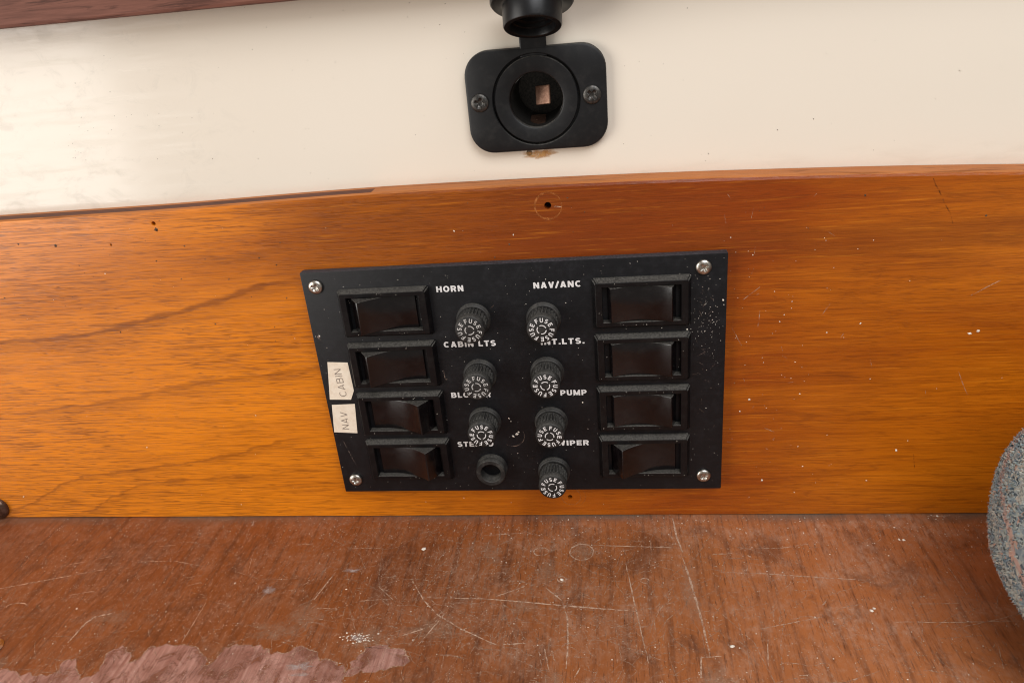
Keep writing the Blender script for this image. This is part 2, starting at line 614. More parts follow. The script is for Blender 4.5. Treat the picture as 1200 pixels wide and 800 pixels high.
def soft_mesh(name, V, Fc, fade):
    me = mesh(name, V, Fc)
    at = me.attributes.new('fade', 'FLOAT', 'POINT')
    for i, f in enumerate(fade):
        at.data[i].value = f
    return me


def blotch(cx, cy, rx, ry, seed, rough=.3):
    def f(a):
        k = 1 + rough * mnoise.noise(Vector((math.cos(a) * 1.7 + seed * 7.3, math.sin(a) * 1.7, seed)))\
            + rough * .5 * mnoise.noise(Vector((math.cos(a) * 5 + seed, math.sin(a) * 5, seed * 3.1)))
        return cx + rx * k * math.cos(a), cy + ry * k * math.sin(a)
    return f


def arc(cx, cy, rx, ry, a0, a1, n=12):
    return [(cx + rx * math.cos(math.radians(a0 + (a1 - a0) * i / n)), cy + ry * math.sin(math.radians(a0 + (a1 - a0) * i / n))) for i in range(n + 1)]


def glyph(ch, t):
    """centre lines and width of a grotesque capital of height 1 with stroke thickness t"""
    h = t / 2
    q = 1 - h

    def bowl(y0, y1, x1, w):
        r = (y1 - y0) / 2
        return [(h, y1), (x1, y1)] + arc(x1, (y0 + y1) / 2, w - h - x1, r, 90, -90, 10)[1:] + [(h, y0)]
    if ch == 'H': return [[(h, 0), (h, 1)], [(.72 - h, 0), (.72 - h, 1)], [(h, .52), (.72 - h, .52)]], .72
    if ch == 'O': return [arc(.40, .5, .40 - h, .515 - h, 0, 360, 28)], .80
    if ch == 'R': return [[(h, 0), (h, 1)], bowl(.47, q, .40, .70), [(.40, .47), (.70 - h, 0)]], .72
    if ch == 'P': return [[(h, 0), (h, 1)], bowl(.42, q, .38, .68)], .68
    if ch == 'B': return [[(h, 0), (h, 1)], bowl(.53, q, .40, .66), bowl(h, .53, .42, .71)], .71
    if ch == 'N': return [[(h, 0), (h, 1)], [(.72 - h, 0), (.72 - h, 1)], [(h * .9, 1), (.72 - h * .9, 0)]], .72
    if ch == 'A': return [[(h * 1.05, 0), (.38 - h * .1, 1)], [(.38 + h * .1, 1), (.76 - h * 1.05, 0)], [(.18, .26), (.58, .26)]], .76
    if ch == 'V': return [[(h * 1.05, 1), (.36 - h * .1, 0)], [(.36 + h * .1, 0), (.72 - h * 1.05, 1)]], .72
    if ch == 'W': return [[(h, 1), (.28, 0)], [(.28, 0), (.52, 1)], [(.52, 1), (.76, 0)], [(.76, 0), (1.04 - h, 1)]], 1.04
    if ch == 'M': return [[(h, 0), (h, 1)], [(h, 1), (.44, .06)], [(.44, .06), (.88 - h, 1)], [(.88 - h, 0), (.88 - h, 1)]], .88
    if ch == '/': return [[(.02, -.06), (.36, 1.06)]], .38
    if ch == 'C': return [arc(.39, .5, .39 - h, .515 - h, 48, 312, 22)], .74
    if ch == 'I': return [[(h, 0), (h, 1)]], t
    if ch == 'L': return [[(h, 1), (h, 0)], [(h, h), (.56, h)]], .56
    if ch == 'T': return [[(.32, 0), (.32, 1)], [(0, q), (.64, q)]], .64
    if ch == 'E': return [[(h, 0), (h, 1)], [(h, q), (.62, q)], [(h, .51), (.58, .51)], [(h, h), (.63, h)]], .63
    if ch == 'F': return [[(h, 0), (h, 1)], [(h, q), (.60, q)], [(h, .49), (.54, .49)]], .60
    if ch == 'U': return [[(h, 1), (h, .36)] + arc(.35, .36, .35 - h, .37 - h, 180, 360, 12)[1:] + [(.70 - h, 1)]], .70
    if ch == 'S':
        ry = (1.03 - t) / 4
        return [arc(.34, 1.015 - h - ry, .32 - h, ry, 25, 255, 12) + arc(.34, -.015 + h + ry, .34 - h, ry, 80, -155, 12)], .68
    if ch == '.': return [[(h, 0), (h, t)]], t
    return [], .30


def letter_mesh(word, height, t, gap=.16):
    """word -> flat strokes in the XZ plane (faces -Y), centred; returns verts, faces, width"""
    V, Fc = [], []
    cx, lift = 0.0, 0
    for ch in word:
        strokes, w = glyph(ch, t)
        for st in strokes:
            n = len(st)
            closed = math.hypot(st[0][0] - st[-1][0], st[0][1] - st[-1][1]) < 1e-6
            b = len(V)
            for i, (x, y) in enumerate(st):
                p0 = st[i - 1] if i > 0 else (st[-2] if closed else st[0])
                p1 = st[i + 1] if i < n - 1 else (st[1] if closed else st[-1])
                dx, dy = p1[0] - p0[0], p1[1] - p0[1]
                L = math.hypot(dx, dy) or 1
                for s in (-1, 1):
                    V.append((cx + x - dy / L * s * t / 2, -.004 * (lift % 9), y + dx / L * s * t / 2))
            for i in range(n - 1):
                j = b + 2 * i
                Fc.append((j, j + 1, j + 3, j + 2))
            lift += 1
        cx += w + gap
    W = cx - gap
    return [((x - W / 2) * height, y, (z - .5) * height) for x, y, z in V], Fc, W * height


def fit_text(s, width, height, t, gap=.16):
    V, Fc, w = letter_mesh(s, height, t, gap)
    k = width / w
    return [(x * k, y, z) for x, y, z in V], Fc


# ------------------------------------------------------------------ the setting
WALL_Y = 11.0
wall = obj('wall', box_mesh('wall', -420, 420, WALL_Y, WALL_Y + 5, -5, 330), 'wall', kind='structure')
SOCK = (15.4, 184.3)
cut(wall, [(12.2, WALL_Y - 5, WALL_Y + 12, *SOCK), (1.2, WALL_Y - 3, WALL_Y + 3.5, 11.0, 164.3)])

shelf = obj('shelf', box_mesh('shelf', -420, 420, -270, 16, -18, 0, 1.0), 'shelf', kind='structure')

# dark marks in the gelcoat
V, Fc = [], []
for i in range(85):
    x = random.uniform(-210, 190) if random.random() < .6 else random.gauss(-90, 60)
    grain(V, Fc, x, WALL_Y - .01, random.uniform(158, 240), random.choice((.10, .12, .15, .2, .28)), 'y')
for cx, cz, k, s in ((-168, 180, 22, 9), (-140, 186, 12, 8), (-30, 222, 26, 22), (100, 190, 10, 30)):
    for i in range(k):
        grain(V, Fc, random.gauss(cx, s), WALL_Y - .01, max(157, random.gauss(cz, s * .6)), random.uniform(.08, .24), 'y')
obj('speck', mesh('speck', V, Fc), 'speck', wall, kind='stuff')
V, Fc, fade = [], [], []
soft_blob(V, Fc, fade, blotch(15.3, 163.7, 6.2, 1.7, 3.0, .5), 40, WALL_Y - .03, 'board')
obj('rust_stain', soft_mesh('rust_stain', V, Fc, fade), 'rust', wall)

# ------------------------------------------------------------------ dark trim along the top
t = thing('wood_trim', 'dark reddish brown wood trim strip along the top of the cream wall', 'trim', (0, 0, 225.4))
me = box_mesh('trim', -420, 420, -1, WALL_Y - .2, 0, 45, 1.2)
obj('board', me, 'trim', t)

# ------------------------------------------------------------------ varnished upright board
BT = WALL_Y - .15
top = [(-420, 151.5), (-300, 152.3), (-212, 152.9), (-135, 153.3), (-95, 154.3), (-53, 155.0), (-8, 154.8), (37, 154.2),
       (68, 153.5), (110, 152.2), (155, 150.5), (187, 148.8), (300, 143), (420, 137)]


def top_z(x):
    for (a, za), (b, zb) in zip(top, top[1:]):
        if a <= x <= b:
            u = (x - a) / (b - a)
            return za + (zb - za) * u
    return 150


xs = [-420 + 6 * i for i in range(141)]
xs = sorted(xs + [-52.4, -51.6])
V, Fc, fm = [], [], []
SEC = lambda zt: [(0.0, .5), (0.0, zt - 1.5), (.35, zt - .55), (1.7, zt), (8.0, zt), (BT, zt), (BT, .5)]
for x in xs:
    zt = sum(top_z(max(-420, min(420, x + d))) for d in (-18, -9, 0, 9, 18)) / 5
    for yy, zz in SEC(zt):
        V.append((x, yy, zz))
for i in range(len(xs) - 1):
    for k in range(7):
        a, b = i * 7 + k, i * 7 + (k + 1) % 7
        Fc.append((a, b, b + 7, a + 7))
        fm.append({2: 1, 3: 2 if xs[i] < -52 else 1, 4: 1}.get(k, 0))  # tan on the front bevel paints in the highlight of the rounded edge
Fc.append(tuple(range(7)))
Fc.append(tuple((len(xs) - 1) * 7 + k for k in range(7)))
fm += [0, 0]
bt = thing('wood_board', 'glossy orange brown varnished wood board standing behind the black switch panel', 'board', (0, 0, 0))
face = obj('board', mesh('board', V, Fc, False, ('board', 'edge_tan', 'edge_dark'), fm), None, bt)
cut(face, [(1.35, -2, 8, 17.6, 146.1), (1.1, -2, 7, 18.7, 10.4), (.9, -2, 5, -144.5, 148.0), (.5, -2, 4, -166, 140)])

# rubbed rings round the screw holes, scuffs and crumbs on the board
V, Fc = [], []
ribbon(V, Fc, ring_pts(17.8, 146.0, 5.2, 5.2, 26), .8, 'board', -.03, .05)
ribbon(V, Fc, ring_pts(19.2, 10.6, 4.4, 4.4, 24), .6, 'board', -.03, .05)
ribbon(V, Fc, ring_pts(19.6, 10.9, 6.2, 6.0, 24, -1.2, 1.5), .25, 'board', -.03, .05)
obj('scuff_ring', mesh('scuff_ring', V, Fc), 'ring_mark', bt, kind='stuff')
V, Fc = [], []
ribbon(V, Fc, [(19.5, 145.6), (23.0, 145.2)], .7, 'board', -.02, .1, 1)
for a in ([(176, 70), (181, 59)], [(176, 102), (186, 108)], [(122, 96), (125, 101)], [(92, 104), (98, 109)],
          [(98, 92), (98.5, 99)], [(103, 45), (107, 43)], [(88, 92), (92, 84)], [(130, 86), (131, 88)]):
    ribbon(V, Fc, a, .35, 'board', -.03, .1)
for i in range(26):
    x, z, a = random.gauss(100, 30), random.uniform(20, 145), random.uniform(0, 3.14)
    L = random.uniform(1, 4)
    ribbon(V, Fc, [(x, z), (x + L * math.cos(a), z + L * math.sin(a))], .18, 'board', -.03, .05)
obj('scratch', mesh('scratch', V, Fc), 'scratch_soft', bt, kind='stuff')
V, Fc = [], []
for i in range(150):
    u = random.random()
    if u < .62:
        x, z = random.gauss(105, 14), random.uniform(8, 130)
    else:
        x, z = random.uniform(-230, 200), random.uniform(4, 148)
    if -86 < x < 86 and 16 < z < 127:
        continue
    grain(V, Fc, x, -.02, z, random.choice((.12, .16, .2, .25, .38)), 'y')
for x, z, r in ((157, 33, .75), (103, 18.5, .6), (137, 92, .5), (178, 86, .9), (181, 87, .7), (96, 59, .6), (-20, 138, .5), (-255, 13, .7)):
    grain(V, Fc, x, -.02, z, r, 'y')
obj('dust', mesh('dust', V, Fc), 'chip', bt, kind='stuff')
V, Fc = [], []
ribbon(V, Fc, [(156.4, 148.2), (160.2, 141.2), (164, 134.7), (165.6, 130.3)], .45, 'board', -.02, .2)
ribbon(V, Fc, [(164, 31), (165.5, 24)], .6, 'board', -.02, .1)
obj('dark_mark', mesh('dark_mark', V, Fc), 'stain', bt, kind='stuff')
V, Fc = [], []
for i in range(60):
    x = random.uniform(-235, -90) if random.random() < .7 else random.uniform(-90, 190)
    grain(V, Fc, x, -.01, random.uniform(90, 150) if x < 0 else random.uniform(130, 150), random.choice((.2, .25, .3, .5)), 'y')
for x, z, r in ((-144, 145.5, 1.1), (-191, 141, .7), (-148, 132, .5)):
    grain(V, Fc, x, -.01, z, r, 'y')
obj('speck', mesh('speck', V, Fc), 'speck', bt, kind='stuff')
sc = lathe('screw_bronze', [(6.2, 0), (6.2, .8), (5.6, 1.9), (4.2, 2.9), (2.2, 3.5), (1.2, 3.2), (0, 2.6)], 40)
o = obj('screw', sc, 'bronze', bt, (-272.0, 0.0, 6.6))
o['label'] = 'dark bronze screw head at the lower left corner of the board'


# ------------------------------------------------------------------ screws with a cross recess
def screw_mesh(name, R, H, mat, slot=.55, cross=1.75):
    V, Fc = [], []
    nr, na = 26, 72
    V.append((0, -H + .9, 0))
    for i in range(1, nr + 1):
        r = R * i / nr
        for k in range(na):
            a = 2 * math.pi * k / na
            x, z = r * math.cos(a), r * math.sin(a)
            h = H * math.sqrt(max(0, 1 - (r / R) ** 2.6)) * .8 + H * .2
            if r < cross and (abs(x) < slot or abs(z) < slot):
                h -= .95 * (1 - (r / cross) ** 3)
            V.append((x, -h, z))
    b = len(V)
    for k in range(na):
        a = 2 * math.pi * k / na
        V.append((R * math.cos(a), 0, R * math.sin(a)))
    for k in range(na):
        Fc.append((0, 1 + k, 1 + (k + 1) % na))
    for i in range(nr):
        for k in range(na):
            a, c = 1 + i * na + k, 1 + i * na + (k + 1) % na
            Fc.append((a, c, c + na, a + na))
    me = mesh(name, V, Fc, True)
    me.materials.append(MAT[mat])
    return me


# ------------------------------------------------------------------ switch panel
PX, PZ = 0.0, 17.5
PW, PH, PT = 170.0, 107.7, 4.5
panel = thing('switch_panel', 'black rectangular switch panel with eight rocker switches screwed to the wood board', 'switch panel', (PX, 0, PZ))


def P(x, out, z):
    """point on the panel: x, distance out of the panel front, height over the shelf -> local coordinates"""
    return (x - PX, -PT - out, z - PZ)


plate = obj('faceplate', box_mesh('faceplate', -PW / 2, PW / 2, -PT, -.1, 0, PH, .55, 2), 'plate', panel)
sharp(plate.data, 30)

sm = screw_mesh('panel_screw', 3.05, 1.5, 'steel')
for x, z, a in ((-79.2, 119.0, .5), (75.9, 120.0, 1.0), (-78.8, 24.4, .2), (77.4, 24.7, .85)):
    obj('screw', sm, None, panel, P(x, 0, z), (0, a, 0))

# rocker switches: bezel with a recess, rocker inside
BW, BH = 38.2, 21.2


def bezel_mesh():
    def rect(w, h, y): return [(-w / 2, y, -h / 2), (w / 2, y, -h / 2), (w / 2, y, h / 2), (-w / 2, y, h / 2)]
    loops = [rect(BW, BH, 0), rect(BW, BH, -.9), rect(BW - 2.4, BH - 2.6, -3.0), rect(BW - 2.9, BH - 3.1, -3.1),
             rect(30.6, 15.2, -3.1), rect(30.2, 14.8, -2.8), rect(30.2, 14.8, 2.0)]
    V = [p for l in loops for p in l]
    Fc = []
    for i in range(len(loops) - 1):
        for k in range(4):
            k2 = (k + 1) % 4
            Fc.append((i * 4 + k, i * 4 + k2, i * 4 + 4 + k2, i * 4 + 4 + k))
    b = (len(loops) - 1) * 4
    Fc.append((b, b + 1, b + 2, b + 3))
    me = mesh('bezel', V, Fc)
    bm = bmesh.new()
    bm.from_mesh(me)
    ed = [e for e in bm.edges if abs(e.verts[0].co.y - e.verts[1].co.y) > .0005 and max(abs(e.verts[0].co.x), abs(e.verts[1].co.x)) > .017]
    bmesh.ops.bevel(bm, geom=ed, offset=.0006, segments=2, affect='EDGES')
    bm.to_mesh(me)
    bm.free()
    return me


def rocker_mesh(name, ang):
    H = 14.4
    prof = []
    n = 16
    for i in range(n + 1):
        u = -1 + 2 * i / n
        prof.append((u * 11.6, 4.7 - 2.5 * (1 - u * u)))
    prof = [(-14.2, -7.5), (-13.7, -1)] + [(-12.0, 4.35)] + prof + [(12.0, 4.35), (13.7, -1), (14.2, -7.5)]
    ca, sa = math.cos(ang), math.sin(ang)
    piv = -2.0
    pr = [(x * ca - (h - piv) * sa, x * sa + (h - piv) * ca + piv) for x, h in prof]
    V, Fc = [], []
    rows = [(-H / 2, .45), (-H / 2 + .14, .13), (-H / 2 + .5, 0), (H / 2 - .5, 0), (H / 2 - .14, .13), (H / 2, .45)]
    N = len(pr)
    for z, ins in rows:
        for x, h in pr:
            V.append((x * (1 - ins * .02), -(h - ins * .8), z))
    for j in range(len(rows) - 1):
        for i in range(N - 1):
            a = j * N + i
            Fc.append((a, a + 1, a + 1 + N, a + N))
    Fc.append(tuple(range(N)))
    Fc.append(tuple((len(rows) - 1) * N + i for i in range(N)))
    me = mesh(name, V, Fc, True)
    sharp(me, 28)
    me.materials.append(MAT['rocker'])
    return me


bz = bezel_mesh()
bz.materials.append(MAT['bezel'])
rk = {a: rocker_mesh('rocker', math.radians(d)) for a, d in (('left', -17.5), ('flat', 1.5), ('flat2', 4.0), ('right', 17.5))}
rows_z = (106.9, 82.9, 59.2, 35.5)
for x, states in ((-51.4, ('left', 'left', 'right', 'right')), (52.2, ('flat', 'flat2', 'flat2', 'left'))):
    for z, st in zip(rows_z, states):
        s = obj('rocker_switch', bz, None, panel, P(x, 0, z))
        obj('rocker', rk[st], None, s)

# fuse holders
collar = lathe('fuse_collar', [(7.1, 0), (7.1, .9), (6.7, 1.3), (6.9, 1.6), (6.9, 2.1), (6.4, 2.5), (5.6, 2.5), (5.6, 2.2)], 96, True)
cap = lathe('fuse_cap', [(5.8, 1.6), (5.8, 2.2), (6.05, 2.6), (6.05, 7.3), (5.75, 7.6), (5.95, 7.9), (6.0, 10.6), (5.85, 11.1), (5.45, 11.4), (0, 11.4)],
            216, True, (2, 3, 24, .95))
for me in (collar, cap):
    me.materials.append(MAT['fuse'])


def fuse_print():
    V, Fc = [], []
    for w in range(3):
        for k, ch in enumerate('FUSE'):
            a = math.radians(110 - 120 * w - 28.5 * k)
            tv, tf, _ = letter_mesh(ch, 1.85, .19)
            b = len(V)
            rot = a - math.pi / 2
            for x, y, z in tv:
                x *= 1.0
                z += 4.05
                V.append((x * math.cos(rot) - z * math.sin(rot), y, x * math.sin(rot) + z * math.cos(rot)))
            Fc += [tuple(b + i for i in f) for f in tf]
    for w in range(3):        # broken centre ring
        b = len(V)
        n = 10
        for i in range(n + 1):
            a = math.radians(15 + 120 * w + 92 * i / n)
            for r in (1.62, 1.98):
                V.append((r * math.cos(a), 0, r * math.sin(a)))
        for i in range(n):
            j = b + 2 * i
            Fc.append((j, j + 1, j + 3, j + 2))
    return V, Fc


fv, ff = fuse_print()
fp = {}
for key in ('print', 'print_dim'):
    fp[key] = mesh('fuse_lettering', fv, ff)
    fp[key].materials.append(MAT[key])
fuses = [(-15.3, 102.0, -3, 'print_dim', 0), (-15.2, 76.8, -10, 'print_dim', .3), (-15.5, 53.9, 30, 'print', .2),
         (13.2, 101.2, 6, 'print', 0), (13.0, 76.9, 35, 'print', .9), (13.2, 53.2, -30, 'print', 1.0), (12.8, 28.0, 45, 'print', 1.4)]
for x, z, a, key, ext in fuses:
    h = obj('fuse_holder', collar, None, panel, P(x, -.05, z))
    r = (0, -math.radians(a), 0)
    obj('cap', cap, None, h, (0, -ext, 0), r)
    obj('lettering', fp[key], None, h, (0, -11.46 - ext, 0), r)
tube = lathe('open_fuse_tube', [(6.9, 0), (6.9, 1.5), (6.5, 2.2), (6.6, 2.6), (6.6, 4.6), (6.25, 5.1), (4.75, 5.1), (4.45, 4.8), (4.3, -3.4), (0, -3.4)], 64)
hol = obj('fuse_holder', tube, 'fuse', panel, P(-14.7, -.05, 30.2))
hol['label'] = 'empty fuse holder with its cap missing'
pin = lathe('contact', [(2.2, 0), (2.2, 1.0), (1.6, 1.4), (0, 1.4)], 24)
obj('contact', pin, 'hole', hol, (0, 3.3, 0))

# printed captions
for s, x0, x1, z in (('HORN', -29.2, -18.1, 115.6), ('NAV/ANC', 10.1, 29.0, 115.4), ('CABIN LTS', -29.2, -7.3, 91.0),
                     ('INT.LTS.', 11.3, 29.1, 90.7), ('BLOWER', -28.9, -11.7, 67.1), ('PUMP', 17.9, 28.9, 66.9),
                     ('STEREO', -29.1, -13.0, 42.4), ('WIPER', 14.9, 28.8, 42.2)):
    tv, tf = fit_text(s, x1 - x0, 2.55, .225, .17)
    me = mesh('lettering', tv, tf)
    obj('lettering', me, 'print', panel, P((x0 + x1) / 2, .05, z))

# paper stickers, lettering running upwards
for pts, word, cx, cz, tw, th, extra in (
        ([(-83.2, 66.5), (-73.6, 66.2), (-71.6, 70.5), (-71.6, 73.0), (-71.9, 84.2), (-80.8, 84.7)], 'CABIN', -76.9, 74.6, 13.4, 3.1, None),
        ([(-84.3, 49.9), (-73.7, 49.2), (-72.3, 64.0), (-82.8, 63.8)], 'NAV', -78.4, 55.7, 8.8, 3.1, None)):
    mx, mz = sum(p[0] for p in pts) / len(pts), sum(p[1] for p in pts) / len(pts)
    n = len(pts)
    V = [(x - mx, -.16, z - mz) for x, z in pts] + [(x - mx, 0, z - mz) for x, z in pts]
    Fc = [tuple(range(n))] + [(i, (i + 1) % n, n + (i + 1) % n, n + i) for i in range(n)]
    st = obj('sticker', mesh('sticker', V, Fc), 'sticker', panel, P(mx, .02, mz))
    st['label'] = 'cream paper sticker reading ' + word
    tv, tf = fit_text(word, tw, th, .10, .2)
    ang = math.radians(92 if word == 'CABIN' else 87)
    tv = [(x * math.cos(ang) - z * math.sin(ang), y, x * math.sin(ang) + z * math.cos(ang)) for x, y, z in tv]
    obj('lettering', mesh('lettering', tv, tf), 'ink', st, (cx - mx, -.20, cz - mz))

# dust, crumbs and scuffs on the plate
V, Fc = [], []
for i in range(420):
    x, z = random.uniform(-84, 84), random.uniform(18.5, 124)
    if random.random() < .3:
        x, z = random.gauss(77, 4), random.gauss(100, 12)
    if not (-84 < x < 84 and 18.5 < z < 124):
        continue
    q = P(x, .01, z)
    grain(V, Fc, *q, random.choice((.08, .1, .12, .16, .2)), 'y')
for x, z, r in ((-5, 55, .55), (-4.3, 53.5, .3), (-3.9, 46, .8), (-2.2, 47, .9), (-1.4, 48, .55), (27, 62, .5), (-38, 45, .35), (-86 + 4, 97, .5), (70, 94, .5), (-73, 60, .3), (83.6, 106, .6), (83.9, 104, .4)):
    grain(V, Fc, *P(x, .01, z), r, 'y')
for cx in (-51.4, 52.2):      # crumbs caught on the switches
    for z in rows_z:
        for i in range(26):
            x = random.uniform(-18, 18)
            zz = random.choice((random.uniform(8.2, 9.6), random.uniform(-9.6, -8.2), random.uniform(-9, 9)))
            if abs(x) < 15.4 and abs(zz) < 8:
                continue
            if abs(x) > 17 or abs(zz) > 8.9:
                continue
            grain(V, Fc, *P(cx + x, 3.11, z + zz), random.uniform(.06, .2), 'y')
obj('dust', mesh('dust', V, Fc), 'chip', panel, kind='stuff')
V, Fc = [], []
Y = -PT - .04


def psc(pts, w):
    ribbon(V, Fc, [(x - PX, z - PZ) for x, z in pts], w, 'board', Y, .05, 1.2)


psc([(-30.7, 79), (-30.6, 74.8)], .5)
psc([(-30.6, 74.8), (-29.7, 74.8)], .4)
psc([(-81, 45), (-79, 38), (-77, 31)], .35)
psc([(-83, 97), (-81.5, 94.5)], .5)
psc([(-82.4, 99), (-82, 95)], .35)
psc(ring_pts(-4.2, 46.2, 5.2, 5.2, 16, -2.2, .6), .3)
for i in range(60):
    x, z, a = random.uniform(-80, 83), random.uniform(20, 122), random.uniform(0, 3.14)
    if random.random() < .5:
        x, z = random.gauss(77, 3), random.uniform(40, 110)
    L = random.uniform(.8, 3.5)
    if -33 < x < 33 or abs(x) > 73:
        if abs(x) < 82:
            psc([(x, z), (x + L * math.cos(a), z + L * math.sin(a))], .14)
obj('scratch', mesh('scratch', V, Fc), 'film', panel, kind='stuff')

# ------------------------------------------------------------------ power socket on the wall
SX, SZ = SOCK
sock = thing('power_socket', 'black round accessory power socket with its rubber cap hanging open on cream wall', 'power socket', (SX, WALL_Y, SZ))


def plate_with_hole():
    w, h, r, hole = 26.2, 18.6, 9.2, 16.35
    n = 128
    V, Fc = [], []

    def outline(k, ins):
        a = 2 * math.pi * k / n
        c, s = math.cos(a), math.sin(a)
        ww, hh, rr = w - ins, h - ins, r - ins * .6
        lo, hi = 0, 60.0
        for _ in range(40):       # ray cast to a rounded rectangle
            mid = (lo + hi) / 2
            x, z = abs(mid * c), abs(mid * s)
            dx, dz = max(x - (ww - rr), 0), max(z - (hh - rr), 0)
            inside = math.hypot(dx, dz) <= rr if (dx > 0 or dz > 0) else True
            if x > ww or z > hh:
                inside = False
            lo, hi = (mid, hi) if inside else (lo, mid)
        return lo * c, lo * s
    loops = []
    for ins, y in ((0, -.1), (0, -2.6), (.25, -3.1), (.9, -3.4)):
        loops.append([(p[0], y, p[1]) for p in (outline(k, ins) for k in range(n))])
    for rr, y in ((hole + .3, -3.4), (hole, -3.1), (hole, -1.2)):
        loops.append([(rr * math.cos(2 * math.pi * k / n), y, rr * math.sin(2 * math.pi * k / n)) for k in range(n)])
    for l in loops:
        V += l
    for i in range(len(loops) - 1):
        for k in range(n):
            k2 = (k + 1) % n
            Fc.append((i * n + k, i * n + k2, (i + 1) * n + k2, (i + 1) * n + k))
    return sharp(mesh('socket_plate', V, Fc, True), 30)


obj('faceplate', plate_with_hole(), 'socket', sock)
ring = lathe('socket_ring', [(16.35, 1.2), (15.6, 1.2), (15.6, 3.5), (15.3, 3.9), (10.6, 4.1), (10.1, 3.8), (9.9, 3.2), (9.8, 0)], 96)
# open the closed ends of the lathe: only the annulus is wanted
bm = bmesh.new()
bm.from_mesh(ring)
bmesh.ops.delete(bm, geom=[f for f in bm.faces if len(f.verts) > 8], context='FACES')
bm.to_mesh(ring)
bm.free()
obj('ring', ring, 'socket', sock)
bar = lathe('socket_barrel', [(9.75, 2.0), (9.75, -30), (0, -30)], 64)
bm = bmesh.new()
bm.from_mesh(bar)
bmesh.ops.delete(bm, geom=[f for f in bm.faces if len(f.verts) > 8 and abs(f.calc_center_median().y + .002) < .001], context='FACES')
bm.to_mesh(bar)
bm.free()
obj('barrel', bar, 'black_steel', sock)
tab = obj('contact', box_mesh('contact', -3.0, 3.0, -.6, .6, -3.6, 3.6, .55, 3), 'copper', sock, (17.1 - SX, 9.0, 184.4 - SZ), (math.radians(-14), math.radians(-4), math.radians(-16)))
obj('contact', box_mesh('contact_low', -3.0, 3.0, -5, 5, -.4, .4, .2), 'bronze', sock, (14.6 - SX, 8.0, -9.1), (math.radians(12), 0, 0))
bs = screw_mesh('socket_screw', 3.4, 1.1, 'black_steel', .6, 2.0)
for x, a in ((-21.3, .3), (20.7, .75)):
    obj('screw', bs, None, sock, (x, -3.35, 0.4), (0, a, 0))
# strap and hanging cap
strap = obj('strap', None or box_mesh('strap', -4.9, 4.9, -2.2, -.6, 15, 36, .5), 'rubber', sock, (.1, 0, 0), (math.radians(3), 0, 0))
capm = lathe('socket_cap', [(13.2, 0), (14.0, .4), (14.4, 1.2), (14.4, 2.6), (13.9, 3.2), (10.9, 3.4), (10.3, 3.9), (10.1, 10.6), (9.8, 11.1),
                            (8.7, 11.3), (7.9, 11.0), (7.7, 10.2), (7.55, 8.6), (6.9, 8.4), (6.8, 7.2), (5.4, 7.0), (5.2, 6.0), (0, 6.0)], 72)
cp = obj('cap', capm, 'rubber', sock)
ax = Vector((0.0, -.42, -.907)).normalized()
q = Vector((0, -1, 0)).rotation_difference(ax)
cp.rotation_euler = q.to_euler()
cp.location = Vector((17.2 - SX, -2.5 - WALL_Y, 220.2 - SZ)) * MM

